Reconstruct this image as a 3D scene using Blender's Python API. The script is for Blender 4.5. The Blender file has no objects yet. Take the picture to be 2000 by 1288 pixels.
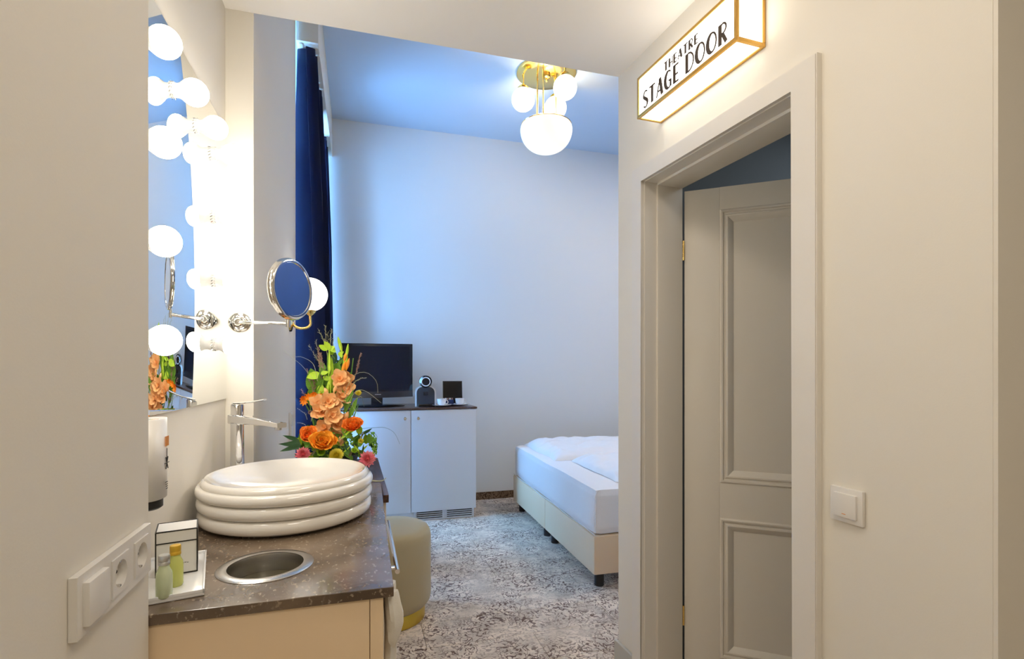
import bpy, bmesh, math, random
from math import sin, cos, pi, radians as R
from mathutils import Vector, Matrix, noise
random.seed(7)
sc = bpy.context.scene
COL = sc.collection

# ------------------------------------------------------------------ camera, world, light, exposure
YAW = math.atan(301/1019)
cam_d = bpy.data.cameras.new('camera'); cam = bpy.data.objects.new('camera', cam_d); COL.objects.link(cam)
cam.location = (0, 0, 1.35); cam.rotation_euler = (pi/2, 0, -YAW)
cam_d.sensor_width = 36; cam_d.lens = 36*1019/2000; cam_d.shift_y = (718-644)/2000
cam_d.clip_start = 0.02
sc.camera = cam
w = bpy.data.worlds.new('World'); sc.world = w; w.use_nodes = True
w.node_tree.nodes['Background'].inputs[0].default_value = (.40, .65, 1, 1)
w.node_tree.nodes['Background'].inputs[1].default_value = 2.0
sc.view_settings.view_transform = 'Standard'; sc.view_settings.look = 'None'
sc.view_settings.gamma = 1; sc.view_settings.use_curve_mapping = False
sc.view_settings.exposure = 0.0

def area(name, loc, rot, sx, sy, power, color):
    l = bpy.data.lights.new(name, 'AREA'); l.shape = 'RECTANGLE'; l.size = sx; l.size_y = sy
    l.energy = power; l.color = color
    o = bpy.data.objects.new(name, l); COL.objects.link(o); o.location = loc; o.rotation_euler = rot
    return o
# daylight outside the window of the room, and the ceiling lights behind the camera / in the bathroom
area('daylight', (-1.05, 4.28, 2.05), (0, R(-90), 0), 2.9, 1.75, 620, (.19, .50, 1)).data.spread = R(125)
area('hall_ceiling_light', (.35, -.45, 2.60), (0, 0, 0), .6, .6, 11.5, (1, .91, .78))
area('hall_ceiling_light', (.45, .9, 2.615), (0, 0, 0), .25, .25, 5, (1, .88, .74))
area('bathroom_ceiling_light', (2.1, 1.3, 2.47), (0, 0, 0), .3, .3, 3.0, (.85, .92, 1))
area('room_fill_light', (3.0, 3.2, 3.66), (0, 0, 0), .8, .8, 46, (1, .87, .72))  # added warm ambient fill for the room, stands for no fixture

def point(name, loc, power, color, r=.03, parent=None):
    l = bpy.data.lights.new(name, 'POINT'); l.energy = power; l.color = color; l.shadow_soft_size = r
    o = bpy.data.objects.new(name, l); COL.objects.link(o); o.location = loc
    if parent: o.parent = parent
    return o

# ------------------------------------------------------------------ materials
def mat(name, col, rough=.5, metal=0, spec=.5, coat=0, trans=0, emit=None, es=0, sheen=0, alpha=1, ior=None):
    m = bpy.data.materials.new(name); m.use_nodes = True
    b = m.node_tree.nodes['Principled BSDF']
    b.inputs['Base Color'].default_value = (*col, 1)
    b.inputs['Roughness'].default_value = rough; b.inputs['Metallic'].default_value = metal
    b.inputs['Specular IOR Level'].default_value = spec
    b.inputs['Coat Weight'].default_value = coat; b.inputs['Coat Roughness'].default_value = .06
    b.inputs['Transmission Weight'].default_value = trans
    b.inputs['Sheen Weight'].default_value = sheen
    if ior: b.inputs['IOR'].default_value = ior
    if emit:
        b.inputs['Emission Color'].default_value = (*emit, 1); b.inputs['Emission Strength'].default_value = es
    return m
def nt(m): return m.node_tree, m.node_tree.nodes['Principled BSDF']
def bump_noise(m, scale, strength, dist=.001, detail=3):
    t, b = nt(m); tc = t.nodes.new('ShaderNodeTexCoord'); n = t.nodes.new('ShaderNodeTexNoise')
    n.inputs['Scale'].default_value = scale; n.inputs['Detail'].default_value = detail
    bp = t.nodes.new('ShaderNodeBump'); bp.inputs['Strength'].default_value = strength; bp.inputs['Distance'].default_value = dist
    t.links.new(tc.outputs['Object'], n.inputs['Vector']); t.links.new(n.outputs['Fac'], bp.inputs['Height'])
    t.links.new(bp.outputs['Normal'], b.inputs['Normal'])
def var_noise(m, scale, c1, c2, lo=.35, hi=.65, stretch=None, detail=4):
    t, b = nt(m); tc = t.nodes.new('ShaderNodeTexCoord'); n = t.nodes.new('ShaderNodeTexNoise')
    n.inputs['Scale'].default_value = scale; n.inputs['Detail'].default_value = detail
    r = t.nodes.new('ShaderNodeValToRGB'); r.color_ramp.elements[0].position = lo; r.color_ramp.elements[1].position = hi
    r.color_ramp.elements[0].color = (*c1, 1); r.color_ramp.elements[1].color = (*c2, 1)
    src = tc.outputs['Object']
    if stretch:
        mp = t.nodes.new('ShaderNodeMapping'); mp.inputs['Scale'].default_value = stretch
        t.links.new(src, mp.inputs['Vector']); src = mp.outputs['Vector']
    t.links.new(src, n.inputs['Vector']); t.links.new(n.outputs['Fac'], r.inputs['Fac'])
    t.links.new(r.outputs['Color'], b.inputs['Base Color'])
    return r

M = {}
M['wall'] = mat('cream_wall_paint', (.82, .775, .685), .85, spec=.2); bump_noise(M['wall'], 260, .25, .0006)
M['ceil'] = mat('cream_ceiling_paint', (.90, .86, .80), .9, spec=.2); bump_noise(M['ceil'], 200, .15, .0005)
M['roomwall'] = mat('pale_blue_wall_paint', (.74, .78, .80), .85, spec=.2); bump_noise(M['roomwall'], 200, .15, .0005)
M['roomceil'] = mat('light_blue_ceiling_paint', (.62, .74, .88), .9, spec=.2); bump_noise(M['roomceil'], 160, .15, .0005)
M['navy_wall'] = mat('dark_blue_wall_paint', (.015, .045, .14), .7)
M['bath'] = mat('grey_blue_paint', (.26, .29, .31), .8)
M['trimw'] = mat('off_white_lacquer', (.80, .76, .69), .38, spec=.4)
M['leafw'] = mat('door_leaf_lacquer', (.74, .69, .60), .42, spec=.4)
M['plast'] = mat('white_plastic', (.82, .79, .74), .3)
M['hole'] = mat('dark_recess', (.02, .02, .02), .6)
M['skirt'] = mat('grey_skirting_paint', (.52, .50, .45), .5)
M['steel'] = mat('brushed_steel', (.62, .60, .57), .25, 1); bump_noise(M['steel'], 60, .1, .0004)
M['chrome'] = mat('polished_chrome', (.86, .86, .87), .06, 1)
M['nickel'] = mat('polished_nickel', (.86, .84, .80), .09, 1)
M['brass'] = mat('polished_brass', (.95, .66, .22), .16, 1)
M['gold'] = mat('brushed_gold_frame', (.78, .46, .12), .32, .9)
M['goldbase'] = mat('gold_metal_band', (.70, .50, .07), .35, .75)
M['mirror'] = mat('mirror_glass', (.93, .96, .97), .0, 1)
M['ceramic'] = mat('white_ceramic', (.90, .86, .79), .10, coat=1)
M['white'] = mat('white_porcelain', (.86, .86, .86), .15, coat=.6)
M['cab'] = mat('beige_vanity_laminate', (.90, .69, .45), .4)
M['cabw'] = mat('pale_cabinet_lacquer', (.70, .76, .84), .42)
M['black'] = mat('black_gloss_plastic', (.006, .006, .007), .15, spec=.35)
M['blackm'] = mat('black_matt', (.012, .012, .013), .5)
M['screen'] = mat('dark_tv_screen', (.004, .005, .007), .12, spec=.25)
M['linen'] = mat('white_bed_linen', (.84, .84, .85), .85, sheen=.1); bump_noise(M['linen'], 9, .28, .01, 3)
M['leather'] = mat('beige_leather', (.76, .57, .38), .5); bump_noise(M['leather'], 300, .2, .0005)
M['pouf'] = mat('sage_beige_upholstery', (.46, .38, .22), .75, sheen=.2); bump_noise(M['pouf'], 400, .3, .0006)
M['curtain'] = mat('navy_velvet', (.0012, .006, .034), .8, spec=.2, sheen=.04)
M['globe'] = mat('lit_opal_globe', (1, 1, 1), .3, emit=(1, .95, .85), es=3.0)
M['bulb'] = mat('lit_vanity_bulb', (1, 1, 1), .3, emit=(1, .94, .84), es=30)
M['bowl'] = mat('lit_opal_bowl', (1, 1, 1), .3, emit=(1, .93, .72), es=.62)
M['globe2'] = mat('lit_opal_chandelier_globe', (1, 1, 1), .3, emit=(1, .97, .86), es=1.0)
M['sign'] = mat('lit_sign_panel', (1, 1, 1), .4, emit=(1, .95, .86), es=3.2)
M['letter'] = mat('dark_sign_lettering', (.075, .05, .035), .5)
M['paper'] = mat('white_card', (.84, .82, .77), .6)
M['blackedge'] = mat('black_card_edge', (.02, .017, .014), .5)
M['towel'] = mat('white_towel', (.78, .74, .66), .95, sheen=.3); bump_noise(M['towel'], 500, .5, .001)
M['liquid'] = mat('green_gel_bottle', (.80, .88, .60), .15, trans=.3, ior=1.35)
M['liquid2'] = mat('yellow_gel_bottle', (.80, .84, .26), .15, trans=.3, ior=1.35)
M['silvercap'] = mat('silver_cap', (.7, .7, .68), .3, .9)
M['goldcap'] = mat('gold_cap', (.85, .52, .05), .3, .6)
M['orange_print'] = mat('orange_print', (.75, .28, .05), .6)
M['glass'] = mat('window_glass', (1, 1, 1), .0, trans=1, ior=1.05)
M['tile_base'] = mat('carpet_backing', (.05, .04, .035), .95)

# dark wood
M['wood'] = mat('dark_walnut', (.07, .04, .03), .3, spec=.4, coat=.2)
var_noise(M['wood'], 9, (.028, .014, .012), (.12, .055, .035), .3, .7, (12, 1, 12))

# stone worktop
def stone():
    m = mat('brown_flecked_stone', (.1, .08, .06), .22, coat=.25); t, b = nt(m); N = t.nodes.new; L = t.links.new
    tc = N('ShaderNodeTexCoord')
    n1 = N('ShaderNodeTexNoise'); n1.inputs['Scale'].default_value = 7; n1.inputs['Detail'].default_value = 8
    r1 = N('ShaderNodeValToRGB'); r1.color_ramp.elements[0].position = .35; r1.color_ramp.elements[1].position = .68
    r1.color_ramp.elements[0].color = (.095, .064, .042, 1); r1.color_ramp.elements[1].color = (.23, .165, .11, 1)
    mp = N('ShaderNodeMapping'); mp.inputs['Scale'].default_value = (1, .55, 1); mp.inputs['Rotation'].default_value = (0, 0, .6)
    v = N('ShaderNodeTexNoise'); v.inputs['Scale'].default_value = 120; v.inputs['Detail'].default_value = 2
    r2 = N('ShaderNodeValToRGB'); r2.color_ramp.elements[0].position = .61; r2.color_ramp.elements[1].position = .70
    r2.color_ramp.elements[0].color = (0, 0, 0, 1); r2.color_ramp.elements[1].color = (1, 1, 1, 1)
    n2 = N('ShaderNodeTexNoise'); n2.inputs['Scale'].default_value = 5; n2.inputs['Detail'].default_value = 5; n2.inputs['Distortion'].default_value = 1.2
    r3 = N('ShaderNodeValToRGB'); e = r3.color_ramp.elements; e[0].position = .495; e[0].color = (0, 0, 0, 1); e[1].position = .505; e[1].color = (0, 0, 0, 1)
    x = e.new(.50); x.color = (.3, .3, .3, 1)
    ad = N('ShaderNodeMath'); ad.operation = 'MAXIMUM'
    mul = N('ShaderNodeMath'); mul.operation = 'MULTIPLY'; mul.inputs[1].default_value = .6
    mix = N('ShaderNodeMixRGB'); mix.inputs[2].default_value = (.48, .38, .27, 1)
    L(tc.outputs['Object'], mp.inputs['Vector'])
    for q in (n1, n2): L(tc.outputs['Object'], q.inputs['Vector'])
    L(mp.outputs['Vector'], v.inputs['Vector'])
    L(n1.outputs['Fac'], r1.inputs['Fac']); L(v.outputs['Fac'], r2.inputs['Fac']); L(n2.outputs['Fac'], r3.inputs['Fac'])
    L(r2.outputs['Color'], ad.inputs[0]); L(r3.outputs['Color'], ad.inputs[1]); L(ad.outputs[0], mul.inputs[0]); L(mul.outputs[0], mix.inputs['Fac'])
    L(r1.outputs['Color'], mix.inputs[1]); L(mix.outputs['Color'], b.inputs['Base Color'])
    return m
M['stone'] = stone()

def carpet(name, light, dark, sc_=1.0, bias=0):
    m = mat(name, light, .95, spec=.1); t, b = nt(m); N = t.nodes.new; L = t.links.new
    tc = N('ShaderNodeTexCoord')
    dn = N('ShaderNodeTexNoise'); dn.inputs['Scale'].default_value = 9*sc_; dn.inputs['Detail'].default_value = 2
    vm = N('ShaderNodeVectorMath'); vm.operation = 'SCALE'; vm.inputs['Scale'].default_value = .16/sc_
    va = N('ShaderNodeVectorMath'); va.operation = 'ADD'
    vo = N('ShaderNodeTexVoronoi'); vo.inputs['Scale'].default_value = 7.5*sc_
    ml = N('ShaderNodeMath'); ml.operation = 'MULTIPLY'; ml.inputs[1].default_value = 30
    sn = N('ShaderNodeMath'); sn.operation = 'SINE'
    r1 = N('ShaderNodeMapRange'); r1.inputs['From Min'].default_value = .25; r1.inputs['From Max'].default_value = .6
    n2 = N('ShaderNodeTexNoise'); n2.inputs['Scale'].default_value = 26*sc_; n2.inputs['Detail'].default_value = 3
    r2 = N('ShaderNodeMapRange'); r2.inputs['From Min'].default_value = .47-bias; r2.inputs['From Max'].default_value = .53-bias
    n3 = N('ShaderNodeTexNoise'); n3.inputs['Scale'].default_value = 3.2*sc_; n3.inputs['Detail'].default_value = 6
    r3 = N('ShaderNodeMapRange'); r3.inputs['From Min'].default_value = .30-bias; r3.inputs['From Max'].default_value = .56-bias
    a = N('ShaderNodeMath'); a.operation = 'MULTIPLY'
    c = N('ShaderNodeMath'); c.operation = 'MULTIPLY'
    # thin outlines
    n4 = N('ShaderNodeTexNoise'); n4.inputs['Scale'].default_value = 16*sc_; n4.inputs['Detail'].default_value = 1
    s4 = N('ShaderNodeMath'); s4.operation = 'SUBTRACT'; s4.inputs[1].default_value = .5
    ab = N('ShaderNodeMath'); ab.operation = 'ABSOLUTE'
    r4 = N('ShaderNodeMapRange'); r4.inputs['From Min'].default_value = .034; r4.inputs['From Max'].default_value = .014
    c4 = N('ShaderNodeMath'); c4.operation = 'MULTIPLY'
    mx = N('ShaderNodeMath'); mx.operation = 'MAXIMUM'
    mix = N('ShaderNodeMixRGB'); mix.inputs[2].default_value = (*dark, 1)
    P = tc.outputs['Object']
    nb = N('ShaderNodeTexNoise'); nb.inputs['Scale'].default_value = 5*sc_; nb.inputs['Detail'].default_value = 9; nb.inputs['Roughness'].default_value = .72
    rb = N('ShaderNodeValToRGB'); rb.color_ramp.elements[0].position = .40; rb.color_ramp.elements[1].position = .60
    rb.color_ramp.elements[0].color = (*[q*.66 for q in light], 1); rb.color_ramp.elements[1].color = (*light, 1)
    L(P, nb.inputs['Vector']); L(nb.outputs['Fac'], rb.inputs['Fac']); L(rb.outputs['Color'], mix.inputs[1])
    L(P, dn.inputs['Vector']); L(dn.outputs['Color'], vm.inputs[0]); L(P, va.inputs[0]); L(vm.outputs[0], va.inputs[1])
    L(va.outputs[0], vo.inputs['Vector']); L(vo.outputs['Distance'], ml.inputs[0]); L(ml.outputs[0], sn.inputs[0]); L(sn.outputs[0], r1.inputs[0])
    for q in (n2, n3): L(P, q.inputs['Vector'])
    L(va.outputs[0], n4.inputs['Vector'])
    L(n2.outputs['Fac'], r2.inputs[0]); L(n3.outputs['Fac'], r3.inputs[0]); L(n4.outputs['Fac'], s4.inputs[0]); L(s4.outputs[0], ab.inputs[0]); L(ab.outputs[0], r4.inputs[0])
    L(r1.outputs[0], a.inputs[0]); L(r2.outputs[0], a.inputs[1]); L(a.outputs[0], mx.inputs[0]); L(r4.outputs[0], mx.inputs[1])
    L(mx.outputs[0], c.inputs[0]); L(r3.outputs[0], c.inputs[1])
    L(c.outputs[0], mix.inputs['Fac']); L(mix.outputs[0], b.inputs['Base Color'])
    return m
M['carpet'] = carpet('vintage_pattern_carpet', (.80, .69, .57), (.17, .12, .105), 1.45)
M['carpet_strip'] = carpet('brown_pattern_carpet_strip', (.26, .18, .12), (.06, .035, .02), 1.6, .06)

# ------------------------------------------------------------------ mesh helpers
class B:
    def __init__(s): s.bm = bmesh.new()
    def box(s, x0, x1, y0, y1, z0, z1, bev=0, mtx=None):
        r = bmesh.ops.create_cube(s.bm, size=1)['verts']
        T = Matrix.Translation(((x0+x1)/2, (y0+y1)/2, (z0+z1)/2)) @ Matrix.Diagonal((abs(x1-x0), abs(y1-y0), abs(z1-z0), 1))
        bmesh.ops.transform(s.bm, matrix=T, verts=r)
        if bev:
            ed = list({e for v in r for e in v.link_edges})
            nr = bmesh.ops.bevel(s.bm, geom=ed, offset=bev, segments=2, profile=.6, affect='EDGES')
            r = nr['verts']
            r = list({v for f in nr['faces'] for v in f.verts} | set(r))
        if mtx is not None: bmesh.ops.transform(s.bm, matrix=mtx, verts=[v for v in r if v.is_valid])
        return s
    def lathe(s, prof, seg=32, c=(0, 0, 0), mtx=None, sx=1, sy=1):
        rings = []; new = []
        for r, z in prof:
            if r < 1e-6:
                v = s.bm.verts.new((0, 0, z)); rings.append([v]); new.append(v)
            else:
                ring = [s.bm.verts.new((r*sx*cos(2*pi*i/seg), r*sy*sin(2*pi*i/seg), z)) for i in range(seg)]
                rings.append(ring); new += ring
        for a, b in zip(rings, rings[1:]):
            if len(a) == 1 and len(b) == 1: continue
            for i in range(seg):
                j = (i+1) % seg
                if len(a) == 1: s.bm.faces.new((a[0], b[i], b[j]))
                elif len(b) == 1: s.bm.faces.new((a[i], a[j], b[0]))
                else: s.bm.faces.new((a[i], a[j], b[j], b[i]))
        T = Matrix.Translation(c)
        if mtx is not None: T = T @ mtx
        bmesh.ops.transform(s.bm, matrix=T, verts=new)
        return s
    def tube(s, pts, r, seg=10, cap=True, flat=1.0):
        pts = [Vector(p) for p in pts]; rad = r if isinstance(r, (list, tuple)) else [r]*len(pts)
        up = Vector((0, 0, 1)); prev = None; rings = []
        for i, p in enumerate(pts):
            d = (pts[min(i+1, len(pts)-1)] - pts[max(i-1, 0)]).normalized()
            if prev is None:
                a = up if abs(d.z) < .95 else Vector((1, 0, 0)); n = (a - d*a.dot(d)).normalized()
            else:
                n = (prev - d*prev.dot(d)).normalized()
            prev = n; b = d.cross(n)
            rings.append([s.bm.verts.new(p + (n*cos(2*pi*k/seg)*flat + b*sin(2*pi*k/seg))*rad[i]) for k in range(seg)])
        for a, b in zip(rings, rings[1:]):
            for k in range(seg):
                j = (k+1) % seg; s.bm.faces.new((a[k], a[j], b[j], b[k]))
        if cap:
            s.bm.faces.new(rings[0][::-1]); s.bm.faces.new(rings[-1])
        return s
    def sphere(s, c, r, u=20, v=12, sc_=(1, 1, 1)):
        nv = bmesh.ops.create_uvsphere(s.bm, u_segments=u, v_segments=v, radius=r)['verts']
        bmesh.ops.transform(s.bm, matrix=Matrix.Translation(c) @ Matrix.Diagonal((*sc_, 1)), verts=nv)
        return s
    def poly(s, pts, z0, z1):
        a = [s.bm.verts.new((x, y, z0)) for x, y in pts]; b = [s.bm.verts.new((x, y, z1)) for x, y in pts]
        s.bm.faces.new(a[::-1]); s.bm.faces.new(b)
        n = len(pts)
        for i in range(n):
            j = (i+1) % n; s.bm.faces.new((a[i], a[j], b[j], b[i]))
        return s
    def grid(s, nu, nv, f, closed=False):
        V = [[s.bm.verts.new(f(i/nu, j/nv)) for j in range(nv+1)] for i in range(nu+1)]
        for i in range(nu):
            for j in range(nv):
                s.bm.faces.new((V[i][j], V[i+1][j], V[i+1][j+1], V[i][j+1]))
        return s
    def mesh(s, name, m, smooth=True):
        bmesh.ops.recalc_face_normals(s.bm, faces=s.bm.faces[:])
        me = bpy.data.meshes.new(name); s.bm.to_mesh(me); s.bm.free()
        for mm in (m if isinstance(m, list) else [m]): me.materials.append(mm)
        if smooth:
            me.polygons.foreach_set('use_smooth', [True]*len(me.polygons))
            me.set_sharp_from_angle(angle=R(40))
        return me
    def build(s, name, m, parent=None, smooth=True, loc=None):
        o = bpy.data.objects.new(name, s.mesh(name, m, smooth)); COL.objects.link(o)
        if parent: o.parent = parent
        if loc: o.location = loc
        return o
def tag(o, label=None, cat=None, group=None, kind=None):
    if label: o['label'] = label
    if cat: o['category'] = cat
    if group: o['group'] = group
    if kind: o['kind'] = kind
    return o
def thing(name, label, cat, loc=(0, 0, 0), rz=0, group=None):
    o = bpy.data.objects.new(name, None); o.empty_display_size = .05; COL.objects.link(o)
    o.location = loc; o.rotation_euler = (0, 0, rz)
    return tag(o, label, cat, group)
def put(name, me, parent, mtx=None):
    o = bpy.data.objects.new(name, me); COL.objects.link(o); o.parent = parent
    if mtx is not None: o.matrix_local = mtx
    return o
def struct(o, label=None):
    o['kind'] = 'structure'
    if label: o['label'] = label
    return o
def align(d, loc=(0, 0, 0), roll=0, s=1):
    q = Vector(d).normalized().to_track_quat('Z', 'Y')
    return Matrix.Translation(loc) @ q.to_matrix().to_4x4() @ Matrix.Rotation(roll, 4, 'Z') @ Matrix.Scale(s, 4)
RX = Matrix.Rotation(pi/2, 4, 'Y')      # turns a lathe's z axis to +x

# ================================================================== THE SETTING
XL, XM, YE = -.355, -.451, 2.064          # hall left wall, recessed vanity wall, end of the hall
ZH, ZR, YB, XR = 2.625, 3.70, 5.20, 3.65  # hall ceiling, room ceiling, back wall, right wall
RW = thing('wall_right', None, None, (1.097, 2.064, 0), math.atan2(-.9988, .0497)); struct(RW, 'cream hall wall with the white door, lit sign and light switch')
b = B(); b.box(0, .202, 0, .16, 0, ZH); b.box(.927, 1.369, 0, .16, 0, ZH); b.box(.202, .927, 0, .16, 2.10, ZH)
b.build('wall_surface', M['wall'], RW, False)
def RWM(u, n, z):
    return RW_m @ Vector((u, n, z))
RW_m = Matrix.Translation((1.097, 2.064, 0)) @ Matrix.Rotation(math.atan2(-.9988, .0497), 4, 'Z')
RW_rot = math.atan2(-.9988, .0497)
# the hall outside corner: the wall turns away behind the near end
c0 = RWM(1.369, 0, 0)
struct(B().box(c0.x+.001, 2.6, c0.y-.008, c0.y+.10, 0, ZH).build('wall_side', M['wall'], None, False), 'cream wall turning away at the right edge')
struct(B().box(XL-.25, XL, -1.6, 1.066, 0, ZH).build('wall_left', M['wall'], None, False), 'cream hall wall with the socket plate')
struct(B().box(XM-.15, XM, 1.066, YE, 0, ZH).build('wall_vanity', M['wall'], None, False), 'recessed cream wall behind the vanity')
struct(B().box(XM-.15, -.360, YE, 3.38, 0, ZR).build('wall_stub', M['wall'], None, False), 'cream wall beyond the washbasin')
struct(B().box(XL-.25, 2.6, -1.75, -1.6, 0, ZH).build('wall_back', M['wall'], None, False))
struct(B().box(2.6, 2.7, -1.6, .8, 0, ZH).build('wall_entrance', M['wall'], None, False))
struct(B().box(1.118, XR, 1.93, YE, 0, ZR).build('wall_room_near', M['roomwall'], None, False)).location.z = 0
struct(B().box(XM-.15, 1.118, 1.93, YE-.001, ZH+.001, ZR).build('wall_header', M['ceil'], None, False), 'cream header where the hall ceiling ends')
struct(B().box(-1.0, XR+.1, YB, YB+.12, 0, ZR).build('wall_room_back', M['roomwall'], None, False), 'pale blue back wall of the room')
struct(B().box(XR, XR+.12, 1.93, YB, 0, ZR).build('wall_room_right', M['navy_wall'], None, False), 'dark blue wall behind the bed head')
struct(B().box(XM-.4, 2.7, -1.7, YE-.001, ZH, ZH+.06).build('ceiling', M['ceil'], None, False), 'low cream ceiling of the hall')
struct(B().box(-1.0, XR+.1, 1.93, YB+.1, ZR, ZR+.06).build('ceiling_room', M['roomceil'], None, False), 'light blue high ceiling of the room')
# window niche
struct(B().box(-.80, XM-.15, 3.2, 3.38, 0, ZR).box(-.80, -.70, 3.38, YB, 0, .35).box(-.80, -.70, 3.38, YB, 3.45, ZR).build('wall_window', M['roomwall'], None, False), 'wall around the room window')
win = thing('window_1', None, None, (-.75, 4.29, .35)); struct(win, 'tall window behind the navy curtains')
b = B(); W2 = .91
for y0, y1, z0, z1 in ((-W2, -W2+.07, 0, 3.1), (W2-.07, W2, 0, 3.1), (-W2, W2, 0, .08), (-W2, W2, 3.02, 3.1), (-.04, .04, .08, 3.02), (-W2, W2, 2.2, 2.27)):
    b.box(-.03, .03, y0, y1, z0, z1, .005)
b.build('window_frame', M['trimw'], win)
for y0, y1 in ((-W2+.07, -.04), (.04, W2-.07)):
    for z0, z1 in ((.08, 2.2), (2.27, 3.02)):
        B().box(-.004, .004, y0, y1, z0, z1).build('pane', M['glass'], win)
B().box(-.02, .14, -W2, W2, -.03, 0, .005).build('window_sill', M['trimw'], win)
pel = B().box(-.360, -.232, 3.40, YB, 3.335, ZR-.001, .003).build('curtain_pelmet', M['wall']); tag(pel, 'cream boxed pelmet above the navy curtains', 'pelmet')

# bathroom behind the door
struct(B().box(2.75, 2.85, .6, 1.93, 0, 2.5).build('wall_bathroom_far', M['bath'], None, False), 'grey blue bathroom wall seen over the door')
struct(B().box(1.30, 2.75, 1.92, 1.929, 0, 2.5).build('wall_bathroom_side', M['bath'], None, False))
struct(B().box(1.34, 2.85, .80, .84, 0, 2.5).build('wall_bathroom_near', M['bath'], None, False))
struct(B().box(1.345, 2.85, .60, 1.93, 2.5, 2.54).build('ceiling_bathroom', M['bath'], None, False))

# floor with carpet planks
fl = thing('floor', None, None); struct(fl, 'carpet floor in faded vintage pattern planks')
B().box(XM-.5, XR+.1, -1.7, YB+.1, -.06, -.007).build('floor_base', M['tile_base'], fl, False)
pw, pl = .25, 1.0
for j in range(-7, 21):
    y0 = .014+j*pw; y1 = min(y0+pw, YB)
    off = .318 if j % 2 == 0 else .855
    k0 = -3
    for k in range(k0, 5):
        x0 = off+k*pl; x1 = x0+pl
        lo = -.80 if y0 > 3.3 else XM
        x0 = max(x0, lo); x1 = min(x1, XR)
        if x1-x0 < .02 or y0 < -1.6: continue
        B().box(x0+.0012, x1-.0012, y0+.0012, y1-.0012, -.007, 0).build('carpet_plank', M['carpet'], fl, False)
# skirting
struct(B().box(1.032, XR, YB-.014, YB-.001, 0, .075, .002).build('baseboard_back', M['carpet_strip'], None, False), 'brown patterned carpet strip along the back wall')
bsr = B().box(-.014, .140, -.014, -.0005, 0, .152, .003).box(1.0, 1.383, -.014, -.0005, 0, .152, .003)
o = bsr.build('baseboard_right', M['skirt'], None, False); o.matrix_world = RW_m; struct(o, 'pale grey skirting along the door wall')
struct(B().box(XL, XL+.014, -1.6, 1.066, 0, .152, .003).build('baseboard_left', M['skirt'], None, False))

# door
door = thing('door_1', None, None, (1.097, 2.064, 0), RW_rot); struct(door, 'off white panelled door ajar in a moulded frame')
U0, U1, ZT = .202, .927, 2.10
b = B()
pu = [(U0-.065, 0), (U0, 0), (U0, ZT), (U1, ZT), (U1, 0), (U1+.075, 0), (U1+.075, ZT+.06), (U0-.065, ZT+.06)]
fa_, ba_ = [[b.bm.verts.new((x, y, z)) for x, z in pu] for y in (-.02, 0)]
b.bm.faces.new(fa_[::-1]); b.bm.faces.new(ba_)
for k in range(8): b.bm.faces.new((fa_[k], fa_[(k+1) % 8], ba_[(k+1) % 8], ba_[k]))
bmesh.ops.bevel(b.bm, geom=[e for e in b.bm.edges if all(v.co.y < -.019 for v in e.verts)], offset=.003, segments=2, affect='EDGES')
b.build('casing', M['trimw'], door)
b = B()   # reveal, then the stepped lining
b.box(U0-.004, U0+.004, -.002, .055, 0, ZT); b.box(U1-.004, U1+.004, -.002, .055, 0, ZT); b.box(U0, U1, -.002, .055, ZT-.004, ZT+.004)
b.build('rebate', M['trimw'], door, False)
b = B()
b.box(U0+.0, U0+.014, .052, .172, 0, ZT, .002); b.box(U1-.014, U1, .052, .172, 0, ZT, .002); b.box(U0, U1, .052, .172, ZT-.014, ZT, .002)
b.build('jamb_lining', M['leafw'], door)
# leaf: local frame along d with hinge at (.215,.178)
ang = math.atan2(.751, .659)
leafM = Matrix.Translation((U0+.012, .182, 0)) @ Matrix.Rotation(ang, 4, 'Z')
LW, LH = .72, 2.075
def leaf_mesh():
    b = B(); t = .04
    st = .135
    zs = [(.18, .745), (.885, 1.985)]
    # stiles and rails
    b.box(0, st, 0, t, .01, LH, .002); b.box(LW-st, LW, 0, t, .01, LH, .002)
    b.box(st, LW-st, 0, t, .01, zs[0][0]); b.box(st, LW-st, 0, t, zs[0][1], zs[1][0]); b.box(st, LW-st, 0, t, zs[1][1], LH)
    return b, zs, st
b, zs, st = leaf_mesh(); lf = b.build('door_leaf', M['leafw'], door); lf.matrix_local = leafM
for z0, z1 in zs:
    B().box(st+.001, LW-st-.001, .013, .028, z0+.001, z1-.001).build('door_panel', M['leafw'], lf, False)
    # moulding: mitred profile ring on the hall-side face (local -y is the visible face)
    prof = [(0, 0), (.006, -.006), (.012, -.004), (.015, .003), (.020, .004), (.024, -.001), (.030, -.002), (.050, .010), (.052, .014), (0, .014)]
    bm = B(); rings = []
    for (cx, cz, sx, sz) in ((st, z0, 1, 1), (LW-st, z0, -1, 1), (LW-st, z1, -1, -1), (st, z1, 1, -1)):
        rings.append([bm.bm.verts.new((cx+sx*d_, y_, cz+sz*d_)) for d_, y_ in prof])
    for q in range(4):
        a_, b_ = rings[q], rings[(q+1) % 4]
        for k in range(len(prof)):
            j = (k+1) % len(prof); bm.bm.faces.new((a_[k], a_[j], b_[j], b_[k]))
    o = bm.build('panel_moulding', M['leafw'], lf); 
for z in (.33, 1.83):
    h = B(); h.lathe([(0, -.04), (.004, -.04), (.004, .04), (0, .04)], 12)
    o = h.build('hinge', M['brass'], door); o.location = (U0+.0135, .1765, z)
hd = B(); hd.lathe([(0, 0), (.024, 0), (.024, .008), (.01, .012), (.01, .05), (0, .05)], 20, (LW-.07, 0, 1.02), Matrix.Rotation(pi/2, 4, 'X'))
hd.tube([(LW-.07, -.048, 1.02), (LW-.19, -.048, 1.02)], .009)
hd.build('door_handle', M['chrome'], lf)

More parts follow.
